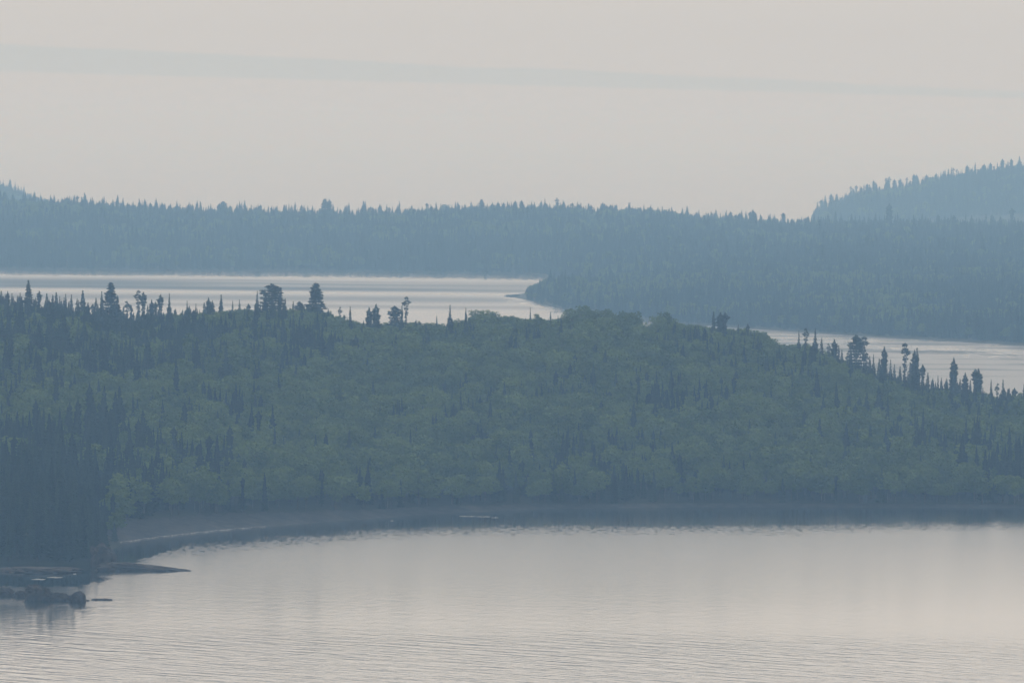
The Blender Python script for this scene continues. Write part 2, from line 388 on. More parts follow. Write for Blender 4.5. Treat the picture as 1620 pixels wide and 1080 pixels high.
# ------------------------------------------------------------------ trees
def quads_to_mesh(name, Q, mt):
    Q = np.asarray(Q, dtype=np.float32); n = len(Q)
    return mesh(name, Q.reshape(-1, 3), np.arange(n * 4).reshape(n, 4), mt)
def conifer_crown(name, seed, h, R, z0=0.10, form='spire', dens=1.0):
    r = random.Random(seed); Q = []
    step = 0.42; z = h * z0; ph = r.random() * 9
    lumps = [r.uniform(0.65, 1.25) for _ in range(60)]
    while z < h - 0.15:
        q = (z - h * z0) / (h * (1 - z0))
        if form == 'spire': pr = (1 - q) ** 0.68
        elif form == 'column': pr = min(1, 0.35 + q * 4) * (0.95 - 0.35 * q) * (1 if q < 0.88 else (1 - q) / 0.12)
        elif form == 'club': pr = (0.75 - 0.45 * q) + 0.55 * math.exp(-((q - 0.86) / 0.08) ** 2); pr *= 1 if q < 0.95 else (1 - q) / 0.05
        elif form == 'tuft': pr = 0.30 + 0.35 * math.exp(-((q - 0.85) / 0.12) ** 2) + 0.5 * max(0, 0.25 - q) * 3
        elif form == 'fir': pr = (1 - q) ** 1.0
        lump = lumps[int(q * 30) % 60] * 0.6 + lumps[int(q * 9 + 30) % 60] * 0.4
        rad = max(0.16, R * pr * lump)
        nb = max(4, int((6 + 3 * rad) * dens))
        for k in range(nb):
            if form == 'tuft' and r.random() < 0.35: continue
            a = ph + k * 2 * math.pi / nb + r.uniform(-.35, .35)
            L = rad * r.uniform(0.6, 1.15); w = 0.16 + 0.26 * L * r.uniform(.7, 1.2)
            c, s_ = math.cos(a), math.sin(a)
            dz = -0.30 * L + r.uniform(-.12, .12); zz = z + r.uniform(-.15, .15)
            m1 = 0.55
            p0 = (0.03 * c, 0.03 * s_, zz + 0.12); tip = (c * L, s_ * L, zz + dz + 0.1 * L)
            ml = (c * L * m1 - s_ * w, s_ * L * m1 + c * w, zz + dz * 0.75); mr_ = (c * L * m1 + s_ * w, s_ * L * m1 - c * w, zz + dz * 0.75)
            Q.append((p0, ml, tip, mr_))
            Q.append((p0, (c * L * .5, s_ * L * .5, zz + dz * .5 + 0.16), tip, (c * L * .6, s_ * L * .6, zz + dz - 0.30)))
        ph += 0.9; z += step * r.uniform(0.85, 1.15) / dens ** 0.5
    for k in range(3):
        a = k * 2.1; Q.append(((0, 0, h), (0.10 * math.cos(a), 0.10 * math.sin(a), h - .5), (0, 0, h - 1.0), (-0.07 * math.cos(a), -.07 * math.sin(a), h - .6)))
    return quads_to_mesh(name, Q, M_SPRUCE)
def pads(Q, r, cx, cy, cz, rx, rz, n, size):
    for _ in range(n):
        while True:
            p = (r.uniform(-1, 1), r.uniform(-1, 1), r.uniform(-1, 1))
            if p[0] ** 2 + p[1] ** 2 + p[2] ** 2 < 1: break
        x, y, z = cx + p[0] * rx, cy + p[1] * rx, cz + p[2] * rz
        a = Vector((r.gauss(0, 1), r.gauss(0, 1), r.gauss(0, .6))).normalized(); b_ = a.cross(Vector((r.gauss(0, 1), r.gauss(0, 1), r.gauss(0, 1)))).normalized()
        s_ = size * r.uniform(.6, 1.3); a *= s_; b_ *= s_ * r.uniform(.5, .9); c = Vector((x, y, z))
        Q.append((c - a, c - b_ * .8, c + a, c + b_))
def pine_crown(name, seed, h, R, form='plume'):
    r = random.Random(seed); Q = []
    z = h * (0.30 if form == 'plume' else 0.45); ph = 0
    while z < h - 0.8:
        q = z / h
        rad = R * (0.55 + 0.6 * math.sin(min(1, (q - .25) / .75) * math.pi) ** 0.8) * (1 if q < .85 else 0.35 + (1 - q) / .15 * .6)
        if form == 'plume': rad = R * min(1.0, (1.06 - q) * 1.75) * r.uniform(.75, 1.15)
        nb = r.choice((4, 5, 5, 6))
        for k in range(nb):
            a = ph + k * 6.283 / nb + r.uniform(-.4, .4); L = rad * r.uniform(.45, 1.1)
            c, s_ = math.cos(a), math.sin(a)
            for f_ in (0.35, 0.6, 0.85, 1.0):
                if L * f_ < 0.5 and f_ < 1: continue
                pads(Q, r, c * L * f_, s_ * L * f_, z + 0.10 * L * f_ + r.uniform(-.2, .2), 0.30 + 0.2 * L * (1.15 - f_) + .25, 0.32, 9, 0.42)
        ph += 1.1; z += r.uniform(0.75, 1.15)
    pads(Q, r, 0, 0, h - .8, .7, .8, 34, .4)
    return quads_to_mesh(name, Q, M_PINE)
def leaf_crown(name, seed, h, R, lobes=18, squat=1.0):
    r = random.Random(seed); Q = []
    cz = h * 0.60; hz = h * 0.40 * squat
    for k in range(lobes):
        a = k * 2.39996 + r.uniform(-.3, .3); q = 1 - 2 * (k + .5) / lobes
        q = q * 0.9 + .1
        rr = math.sqrt(max(0, 1 - q * q)); sc = r.uniform(.62, .92)
        cx, cy, c_z = R * rr * sc * math.cos(a) * .8, R * rr * sc * math.sin(a) * .8, cz + hz * q * sc * 0.82
        lr = R * r.uniform(.24, .42)
        pads(Q, r, cx, cy, c_z, lr, lr * .75, 46, 0.36)
    pads(Q, r, 0, 0, cz, R * .5, hz * .6, 110, .5)
    return quads_to_mesh(name, Q, M_BIRCH)
def tube(V, Fc, p, q, r1, r2, n=6):
    p, q = Vector(p), Vector(q); d = (q - p).normalized(); a = d.orthogonal().normalized(); b_ = d.cross(a); i0 = len(V)
    for c, rr in ((p, r1), (q, r2)):
        for k in range(n):
            t_ = k * 6.28318 / n; V.append(tuple(c + a * math.cos(t_) * rr + b_ * math.sin(t_) * rr))
    for k in range(n): Fc.append((i0 + k, i0 + (k + 1) % n, i0 + n + (k + 1) % n, i0 + n + k))
def trunk_mesh(name, seed, h, r1, mt, limbs=0, top=0.97, R=2):
    r = random.Random(seed); V, Fc = [], []; x = y = 0; n = 5
    pts = [(0, 0, -1.2)]
    for k in range(1, n + 1): pts.append((r.uniform(-.1, .1) * (h / 14), r.uniform(-.1, .1) * (h / 14), h * top * k / n))
    pts[-1] = (0, 0, h * top)
    for k in range(n): tube(V, Fc, pts[k], pts[k + 1], r1 * (1 - k / n * .92), r1 * (1 - (k + 1) / n * .92))
    for k in range(limbs):
        q = r.uniform(.3, .75); a = r.uniform(0, 6.28); L = R * r.uniform(.6, .95); i_ = min(n - 1, int(q / top * n))
        tube(V, Fc, (pts[i_][0], pts[i_][1], h * q * .9), (L * math.cos(a), L * math.sin(a), h * q + L * .6), r1 * .35, r1 * .08, 5)
    return mesh(name, V, Fc, mt, True)
KINDS = {}   # key -> (object name, category, crown mesh, trunk mesh, nominal height)
def kind(key, name, cat, crown, trunk, h): KINDS[key] = (name, cat, crown, trunk, h)
kind('spire_a', 'spruce_tree', 'spruce', conifer_crown('crown', 1, 14, 1.75), trunk_mesh('trunk', 1, 14, .16, M_BARK), 14)
kind('spire_b', 'spruce_tree', 'spruce', conifer_crown('crown', 2, 14, 1.35, .06), trunk_mesh('trunk', 2, 14, .14, M_BARK), 14)
kind('spire_c', 'spruce_tree', 'spruce', conifer_crown('crown', 3, 14, 2.2, .12), trunk_mesh('trunk', 3, 14, .18, M_BARK), 14)
kind('column', 'spruce_tree', 'spruce', conifer_crown('crown', 4, 15, 1.55, .08, 'column', 1.1), trunk_mesh('trunk', 4, 15, .17, M_BARK), 15)
kind('club', 'spruce_tree', 'spruce', conifer_crown('crown', 5, 15, 1.5, .15, 'club'), trunk_mesh('trunk', 5, 15, .15, M_BARK), 15)
kind('tuft', 'spruce_tree', 'spruce', conifer_crown('crown', 6, 16, 1.6, .25, 'tuft', .8), trunk_mesh('trunk', 6, 16, .16, M_BARK, 6, .97, 1.0), 16)
kind('fir', 'fir_tree', 'fir', conifer_crown('crown', 7, 14, 2.7, .06, 'fir'), trunk_mesh('trunk', 7, 14, .18, M_BARK), 14)
kind('pine_a', 'pine_tree', 'pine', pine_crown('crown', 8, 20, 3.0), trunk_mesh('trunk', 8, 20, .28, M_BARK, 8, .97, 3), 20)
kind('pine_b', 'pine_tree', 'pine', pine_crown('crown', 9, 20, 2.3, 'top'), trunk_mesh('trunk', 9, 20, .25, M_BARK, 8, .97, 2.2), 20)
kind('leaf_a', 'birch_tree', 'birch', leaf_crown('crown', 10, 12, 3.3), trunk_mesh('trunk', 10, 12, .16, M_WBARK, 7, .8, 2.6), 12)
kind('leaf_b', 'birch_tree', 'birch', leaf_crown('crown', 11, 12, 2.6, 14), trunk_mesh('trunk', 11, 12, .14, M_WBARK, 6, .8, 2.0), 12)
kind('leaf_c', 'birch_tree', 'birch', leaf_crown('crown', 12, 12, 4.0, 24, .95), trunk_mesh('trunk', 12, 12, .18, M_WBARK, 9, .8, 3.2), 12)
PROTO = {}   # key -> (crown object, trunk object) of the first tree planted of that kind
def plant(key, x, y, z, h, label, group, wide=1.0, rz=None):
    name, cat, cm, tm, h0 = KINDS[key]
    e = bpy.data.objects.new(name, None); COL.objects.link(e); e.empty_display_size = 1
    e.location = (x, y, z); e.rotation_euler = (0, 0, random.uniform(0, 6.28) if rz is None else rz)
    k = h / h0; e.scale = (k * wide, k * wide, k)
    tag(e, label, cat, group)
    if key not in PROTO:
        PROTO[key] = (obj('crown', cm, e), obj('trunk', tm, e))
    else:
        for src in PROTO[key]:
            c = src.copy(); c.parent = e; COL.objects.link(c)
    return e
PLACED = []
ORD = 'first second third fourth fifth sixth seventh eighth ninth tenth eleventh twelfth thirteenth fourteenth fifteenth sixteenth seventeenth eighteenth nineteenth twentieth'.split()
def ordinal(n):
    if n < 20: return ORD[n]
    tens = {2: 'twenty', 3: 'thirty', 4: 'forty', 5: 'fifty', 6: 'sixty', 7: 'seventy', 8: 'eighty', 9: 'ninety'}
    T = {2: 'twentieth', 3: 'thirtieth', 4: 'fortieth', 5: 'fiftieth', 6: 'sixtieth', 7: 'seventieth', 8: 'eightieth', 9: 'ninetieth'}
    n += 1
    return T[n // 10] if n % 10 == 0 else tens[n // 10] + '-' + ORD[n % 10 - 1]
LOOK = {'spire_a': 'pointed dark spruce', 'spire_b': 'thin needle-like dark spruce', 'spire_c': 'broad-skirted pointed spruce', 'column': 'dense columnar dark spruce',
        'club': 'club-topped narrow spruce', 'tuft': 'gaunt sparse spruce with tufted top', 'fir': 'neat cone-shaped dark fir', 'pine_a': 'tall dark pine with layered boughs',
        'pine_b': 'lean dark pine with ragged top', 'leaf_a': 'rounded green birch', 'leaf_b': 'small rounded green birch', 'leaf_c': 'broad green domed birch'}
def crest_tree(fn, key, u, v, Y, label, group, wide=1.0, hmax=32, hmin=6):
    x, y, zt = at_depth(u, v, Y); z = float(fn(np.array(x), np.array(y)))
    h = max(hmin, min(hmax, zt - z)); PLACED.append((x, y, 2.0 if key[0] != 'l' else 3.0))
    return plant(key, x, y, z - 0.2, h, label, group, wide)

# skyline trees of the near hill: (kind, column, top row, width, label or None)
CREST = [
 ('spire_a', 2, 459, 1.1, None), ('spire_b', 12, 463, 1.2, None), ('spire_b', 32, 462, .8, None), ('spire_b', 19, 463, .9, None),
 ('spire_a', 45, 442, 1.15, 'tall isolated pointed spruce near the left edge of the near skyline'),
 ('club', 62, 459, .9, None), ('spire_a', 74, 463, 1.0, None), ('spire_a', 89, 461, 1.0, None), ('fir', 98, 470, .8, None), ('spire_b', 104, 464, .8, None), ('spire_b', 113, 465, .9, None),
 ('spire_a', 131, 458, 1.05, 'pointed spruce standing clear left of the layered pine on near skyline'), ('spire_a', 152, 470, 1.0, None), ('spire_b', 161, 460, .8, None),
 ('pine_a', 175, 446, 1.1, 'ragged-topped pine, leftmost pine standing above the near skyline'), ('spire_c', 186, 466, .9, None),
 ('tuft', 201, 474, 1.1, None), ('tuft', 219, 457, 1.1, 'gaunt sparse spruce left of a matching slim pair on near skyline'), ('club', 227, 461, 1.0, None), ('tuft', 207, 480, .8, None),
 ('column', 240, 473, .9, None), ('club', 246, 476, .8, None), ('club', 254, 465, 1.0, None), ('fir', 268, 462, .8, 'cone-shaped fir between two gaps of pale water on the near skyline'),
 ('fir', 296, 474, .8, None), ('spire_b', 310, 479, .7, None), ('column', 330, 470, 1.1, None), ('column', 336, 474, .9, None), ('spire_b', 350, 465, .9, None), ('spire_b', 368, 475, .7, None), ('spire_b', 379, 473, .8, None),
 ('fir', 407, 458, .85, 'tiered fir just left of the bushy pine on near skyline'), ('pine_b', 431, 448, 1.6, 'broad bushy pine, widest crown on the near skyline'),
 ('column', 443, 462, .8, None), ('column', 420, 463, .8, None), ('spire_b', 448, 478, .8, None), ('pine_b', 474, 476, 1.0, None), ('pine_a', 500, 446, 1.5, 'tallest pine on the near skyline with tapering shaggy crown'), ('leaf_b', 522, 486, .9, None),
 ('tuft', 538, 483, .7, None), ('spire_b', 554, 484, .8, None), ('column', 584, 485, 1.1, None), ('column', 595, 480, 1.25, None), ('pine_b', 625, 483, 1.2, 'tilted ragged pine beside the lone tufted pole-like spruce'),
 ('spire_b', 636, 482, .8, None), ('tuft', 643, 467, 1.05, 'lone pole-like spruce with tufts, standing against the pale lake'),
 ('fir', 691, 498, .9, None), ('fir', 712, 480, .9, 'dark cone-shaped fir left of the rounded birch dome over the lake'), ('spire_b', 737, 486, .7, None),
 ('leaf_c', 752, 485, .8, None), ('leaf_c', 770, 485, .9, 'domed birch crown on the skyline right of the cone-shaped fir'), ('leaf_a', 783, 488, .8, None),
 ('fir', 839, 484, .6, None), ('leaf_b', 851, 489, .9, None), ('spire_b', 871, 492, .7, None), ('spire_b', 883, 498, .7, None),
 ('leaf_c', 905, 483, 1.0, None), ('leaf_c', 924, 478, .95, None), ('leaf_a', 940, 485, 1.0, None), ('leaf_c', 960, 484, 1.0, None), ('leaf_c', 985, 487, 1.0, None), ('leaf_a', 1002, 487, 1.0, None),
 ('leaf_b', 1012, 497, .8, None), ('leaf_c', 1040, 494, .9, None), ('leaf_c', 1052, 488, .8, 'rounded birch dome alone right of the notch in the skyline'), ('leaf_b', 1067, 498, .9, None), ('leaf_a', 1095, 508, .9, None),
 ('spire_b', 1129, 492, 1.1, 'slim spruce beside the blunt columnar one mid-skyline'), ('column', 1140, 493, 1.5, None), ('club', 1147, 493, 1.2, 'blunt heavy columnar spruce alone mid-skyline above the birches'),
 ('spire_b', 1168, 512, .7, None), ('club', 1183, 511, .8, None), ('leaf_b', 1175, 515, .8, None), ('leaf_a', 1205, 518, .9, None), ('leaf_b', 1222, 532, .9, None),
 ('fir', 1264, 521, .7, None), ('tuft', 1275, 517, .9, None), ('fir', 1290, 517, .85, None), ('spire_b', 1300, 533, .9, None), ('tuft', 1311, 541, .8, None), ('column', 1320, 536, 1.2, None), ('spire_b', 1327, 545, .8, None),
 ('tuft', 1341, 556, .8, None), ('pine_b', 1355, 529, .95, 'layered pine with open boughs standing above the right shoulder of the hill'), ('tuft', 1367, 530, 1.1, None), ('tuft', 1371, 556, .9, None),
 ('fir', 1382, 558, .7, None), ('column', 1399, 547, .85, None), ('fir', 1409, 567, .8, None),
 ('tuft', 1432, 540, 1.0, 'tall needle-thin sparse spruce against pale water right of the hill'), ('column', 1447, 552, .8, 'dense columnar spruce next right of the needle-thin one'), ('spire_b', 1451, 549, .9, None), ('club', 1460, 575, .8, None),
 ('spire_a', 1332, 552, .8, None), ('spire_b', 1346, 548, .8, None), ('spire_a', 1376, 562, .8, None), ('spire_a', 1391, 566, .8, None), ('spire_b', 1415, 575, .8, None), ('spire_a', 1424, 578, .8, None), ('spire_b', 1440, 572, .8, None),
 ('spire_a', 1468, 588, .8, None), ('spire_b', 1476, 597, .8, None), ('spire_a', 1519, 598, .8, None), ('spire_b', 1535, 600, .8, None), ('fir', 1484, 592, .7, None), ('fir', 1497, 596, .6, None), ('column', 1509, 565, .95, 'lopsided columnar spruce with side bough against water at lower right'),
 ('column', 1527, 588, .95, None), ('club', 1543, 582, 1.0, None), ('column', 1548, 582, 1.15, 'blunt flat-topped spruce, stoutest of those against water at lower right'), ('spire_b', 1555, 612, .9, None),
 ('fir', 1568, 598, .7, None), ('tuft', 1578, 604, .8, None), ('fir', 1587, 598, .85, None), ('fir', 1597, 612, .7, None), ('leaf_b', 1612, 614, .9, None), ('spire_b', 1620, 607, .8, None)]
CREST.sort(key=lambda c: c[1])
cnt = {}
for key, u, v, wd, lab in CREST:
    nm = KINDS[key][1]
    if lab is None:
        lk = LOOK[key]; n = cnt.get(lk, 0); cnt[lk] = n + 1
        lab = '%s on near hill skyline, %s such from left' % (lk, ordinal(n))
    Yt = NYC - 45 * sstep(0.03, .08, (u - 810) / F) + random.uniform(-22, 8)
    crest_tree(near_all, key, u, v, float(Yt), lab, 'trees standing up along the near skyline', wd * (1.45 if key[:5] == 'spire' else 1.3 if key == 'tuft' else 1.1))
# far ridge skyline
ridge = [(118, 308, 'spire_b'), (133, 316, 'spire_b'), (148, 315, 'spire_b'), (157, 318, 'spire_b'), (186, 308, 'spire_a'), (194, 318, 'spire_b'), (229, 314, 'spire_a'), (238, 320, 'column'), (247, 324, 'spire_b'),
 (256, 319, 'fir'), (285, 326, 'fir'), (298, 323, 'column'), (312, 317, 'spire_b'), (330, 324, 'fir'), (347, 321, 'column'), (353, 318, 'pine_b'), (375, 321, 'fir'), (387, 322, 'tuft'), (404, 327, 'spire_b'),
 (430, 325, 'fir'), (437, 325, 'fir'), (453, 323, 'fir'), (461, 324, 'spire_b'), (467, 319, 'spire_b'), (481, 324, 'spire_b'), (487, 325, 'spire_b'), (514, 314, 'pine_a'), (521, 315, 'column'), (506, 329, 'tuft'), (527, 322, 'spire_b'),
 (546, 325, 'spire_b'), (552, 320, 'spire_b'), (575, 317, 'spire_c'), (578, 318, 'spire_b'), (590, 328, 'column'), (601, 322, 'spire_a'), (612, 323, 'spire_b'), (632, 318, 'spire_b'), (645, 329, 'fir'),
 (655, 329, 'column'), (668, 326, 'spire_b'), (683, 325, 'column'), (690, 319, 'spire_b'), (705, 327, 'fir'), (715, 324, 'spire_b'), (724, 319, 'spire_a'), (735, 322, 'fir'), (762, 315, 'pine_a'), (778, 322, 'column'),
 (788, 319, 'column'), (797, 320, 'column'), (806, 321, 'spire_b'), (815, 317, 'column'), (825, 316, 'column'), (841, 318, 'fir'), (853, 322, 'spire_b'), (868, 325, 'spire_b'), (881, 312, 'tuft'), (891, 321, 'column'), (900, 322, 'fir'),
 (916, 323, 'column'), (935, 328, 'fir'), (950, 326, 'fir'), (966, 323, 'column'), (973, 324, 'spire_b'), (995, 320, 'spire_b'), (1013, 326, 'fir'), (1021, 331, 'column'), (1048, 331, 'spire_b'), (1058, 330, 'spire_b'),
 (1085, 333, 'spire_b'), (1102, 335, 'fir'), (1125, 333, 'fir'), (1144, 338, 'spire_b'), (1156, 334, 'column'), (1170, 336, 'column'), (1180, 334, 'spire_b'), (1187, 334, 'club'), (1203, 338, 'fir'), (1217, 338, 'fir'), (1239, 336, 'club'),
 (1253, 345, 'column'), (1310, 337, 'spire_b'), (1322, 333, 'spire_b'), (1407, 317, 'column'), (1420, 336, 'spire_b'), (1459, 337, 'spire_b'), (1537, 340, 'spire_b'), (1560, 338, 'spire_b'), (1601, 329, 'club')]
ridge.sort()
for n, (u, v, key) in enumerate(ridge):
    crest_tree(a_h, key, u, v, AYC + random.uniform(-40, 20), 'tiny hazy %s on the far ridge skyline, %s spike from the left' % (KINDS[key][1], ordinal(n)), 'trees along the far ridge skyline', 1.75, 34, 8)
chill = [(1299, 316, 'club'), (1315, 306, 'column'), (1324, 311, 'club'), (1346, 294, 'tuft'), (1367, 291, 'spire_b'), (1372, 290, 'column'), (1387, 289, 'spire_b'), (1402, 281, 'tuft'), (1407, 279, 'tuft'), (1415, 283, 'column'), (1424, 282, 'column'),
 (1435, 280, 'tuft'), (1446, 275, 'column'), (1450, 276, 'column'), (1463, 279, 'spire_b'), (1481, 274, 'column'), (1495, 268, 'fir'), (1508, 265, 'tuft'), (1514, 267, 'tuft'), (1530, 261, 'column'), (1557, 259, 'column'), (1567, 257, 'column'),
 (1578, 257, 'spire_b'), (1586, 251, 'column'), (1600, 251, 'column'), (1613, 246, 'fir')]
for n, (u, v, key) in enumerate(chill):
    crest_tree(c_h, key, u, v, CYC + random.uniform(-40, 10), 'tiny pale %s on the far right hill skyline, %s spike from the left' % (KINDS[key][1], ordinal(n)), 'trees along the far right hill skyline', 1.7, 40, 9)
for n, (u, v, key) in enumerate([(5, 284, 'fir'), (16, 283, 'column'), (24, 287, 'fir'), (38, 293, 'spire_a'), (54, 301, 'fir'), (64, 305, 'spire_b')]):
    crest_tree(d_h, key, u, v, DYC + random.uniform(-30, 5), 'tiny pale %s on the far left shoulder, %s from the left edge' % (KINDS[key][1], ordinal(n)), 'trees on the far left shoulder', 1.2, 34, 9)

# ---- scattered forest
def scatter(fn, ua, ub, ya, yb, spacing, zmin, leafiness, hcon, hleaf, seed, lvar=.13, beach=None):
    g = np.random.default_rng(seed)
    P = []; y = ya
    while y < yb:
        x = u2s(ua) * y; xe = u2s(ub) * y
        while x < xe:
            P.append((x, y)); x += spacing
        y += spacing
    P = np.array(P); P += g.uniform(-.48, .48, P.shape) * spacing
    z = fn(P[:, 0], P[:, 1]); keep = z > zmin
    if beach is not None: keep &= beach(P[:, 0], P[:, 1])
    P, z = P[keep], z[keep]
    lf = leafiness(P[:, 0], P[:, 1]); isleaf = g.random(len(P)) < lf
    con = np.array(['spire_a', 'spire_b', 'spire_c', 'column', 'club', 'fir']); lv = np.array(['leaf_a', 'leaf_b', 'leaf_c'])
    kd = np.where(isleaf, lv[g.integers(0, 3, len(P))], con[g.choice(6, len(P), p=[.28, .10, .22, .15, .07, .18])])
    hh = np.where(isleaf, g.normal(hleaf, hleaf * lvar, len(P)), g.normal(hcon, hcon * .26, len(P))).clip(4, 19)
    return P, z, kd, hh
def near_leaf(x, y):
    s = 810 + x / y * F
    n = fbm(x / 38, y / 60, 60)
    base = 0.55 + 0.25 * sstep(300, 700, s) - 0.30 * sstep(1350, 1600, s) - 0.45 * (1 - sstep(60, 240, s)) * (1 - sstep(2150, 2350, y))
    base = base + 0.16 - 0.35 * (1 - sstep(450, 640, s)) * sstep(2560, 2680, y)
    return np.where((s < 172) & (y < 2230), 0.0, np.clip(base + (n - .47) * 2.4, 0.06, .95))
def not_beach(x, y):
    s = x / y; d = y - np.interp(s, *N_SH); bw = np.interp(s, BEACH_S, BEACH_W)
    return (d > bw + 1.0) | (head_h(x, y) > 1.3) | (s < BEACH_S[0] - .002)
nP, nz_, nk, nh = scatter(near_all, -210, 1830, 1960, 2960, 3.9, 1.0, near_leaf, 10.5, 11.0, 21, .22, not_beach)
su = 810 + nP[:, 0] / nP[:, 1] * F
nh = np.where(nP[:, 1] < 2210, nh * (1.15 - .55 * sstep(105, 172, su) * (su < 185)), nh)
# keep clear of the skyline trees, lower the forest beyond the crest
pl = np.array(PLACED)
cell = {}
for x, y, r_ in PLACED: cell.setdefault((int(x // 8), int(y // 8)), []).append((x, y, r_))
def clear(P):
    k = np.ones(len(P), bool)
    for i_, (x, y) in enumerate(P):
        cx, cy_ = int(x // 8), int(y // 8)
        for a in (-1, 0, 1):
            for b_ in (-1, 0, 1):
                for (qx, qy, qr) in cell.get((cx + a, cy_ + b_), ()):
                    if (x - qx) ** 2 + (y - qy) ** 2 < qr * qr: k[i_] = False
    return k
def row_cap(P, z, hh, rows, slack):
    """trim tree heights so that no scattered tree stands above the canopy line the photograph shows"""
    d = np.stack([P[:, 0], P[:, 1], z + hh - H], -1)
    k = d @ np.array(fw); uu = 810 + F * (d @ np.array(rt)) / k; vv = 540 - F * (d @ np.array(up)) / k
    ru, rv = zip(*rows); lim = np.interp(uu, ru, rv) - slack
    over = np.maximum(lim - vv, 0) * k / F
    return np.maximum(hh - over, 3.0), uu, vv
k = clear(nP) & ~(np.char.startswith(nk.astype(str), 'leaf') & (rng.random(len(nP)) < .50)); nP, nz_, nk, nh = nP[k], nz_[k], nk[k], nh[k]
uq = 810 + nP[:, 0] / nP[:, 1] * F
spiky = (1 - sstep(430, 620, uq)) + sstep(1235, 1300, uq)
tall = (~np.char.startswith(nk.astype(str), 'leaf')) & (rng.random(len(nP)) < .32)
nh = np.where(tall, nh * (1 + .35 * spiky), nh)
nh, uu, vv = row_cap(nP, nz_, nh, N_CR_ROWS, np.where(tall, rng.uniform(-4, 4 + 17 * spiky), rng.uniform(-5, 5, len(nP))))
# individual trees: the ones that show largest - shoreline and headland first
inview = (uu > -5) & (uu < 1625) & (vv > 440) & (vv < 905)
isl = np.char.startswith(nk.astype(str), 'leaf')
dist_sh = nP[:, 1] - np.interp(nP[:, 0] / nP[:, 1], *N_SH)
score = nh / nP[:, 1] * 1000 * np.where(dist_sh < 75, 1.25, 1.0) * np.where(head_h(nP[:, 0], nP[:, 1]) > 1, 1.1, 1.0)
score = np.where(inview, score, 0)
ncon, nlf = 300 - 216, 270
con_i = np.where(~isl)[0]; con_i = con_i[np.argsort(-score[con_i])][:ncon]
lf_i = np.where(isl)[0]; lf_i = lf_i[np.argsort(-score[lf_i])][:nlf]
for i_ in np.concatenate([con_i, lf_i]):
    x, y = nP[i_]; key = str(nk[i_]); u = uu[i_]; lk = LOOK[key]
    if head_h(np.array(x), np.array(y)) > 1 and u < 175: where, g_ = 'in the dark stand on the left headland', 'trees of the left headland'
    elif u < 420: where, g_ = 'behind the wide end of the pebble beach', 'trees behind the pebble beach'
    elif u < 760: where, g_ = 'behind the narrowing middle of the pebble beach', 'trees behind the pebble beach'
    elif u < 1200: where, g_ = 'on the shaded shore right of centre', 'trees along the shaded shore'
    else: where, g_ = 'on the shaded shore below the right shoulder', 'trees along the shaded shore'
    plant(key, x, y, nz_[i_] - .2, nh[i_], lk + ' ' + where, g_, 1.35 if key[0] == 'l' else 1.0)
rest = np.ones(len(nP), bool); rest[con_i] = False; rest[lf_i] = False

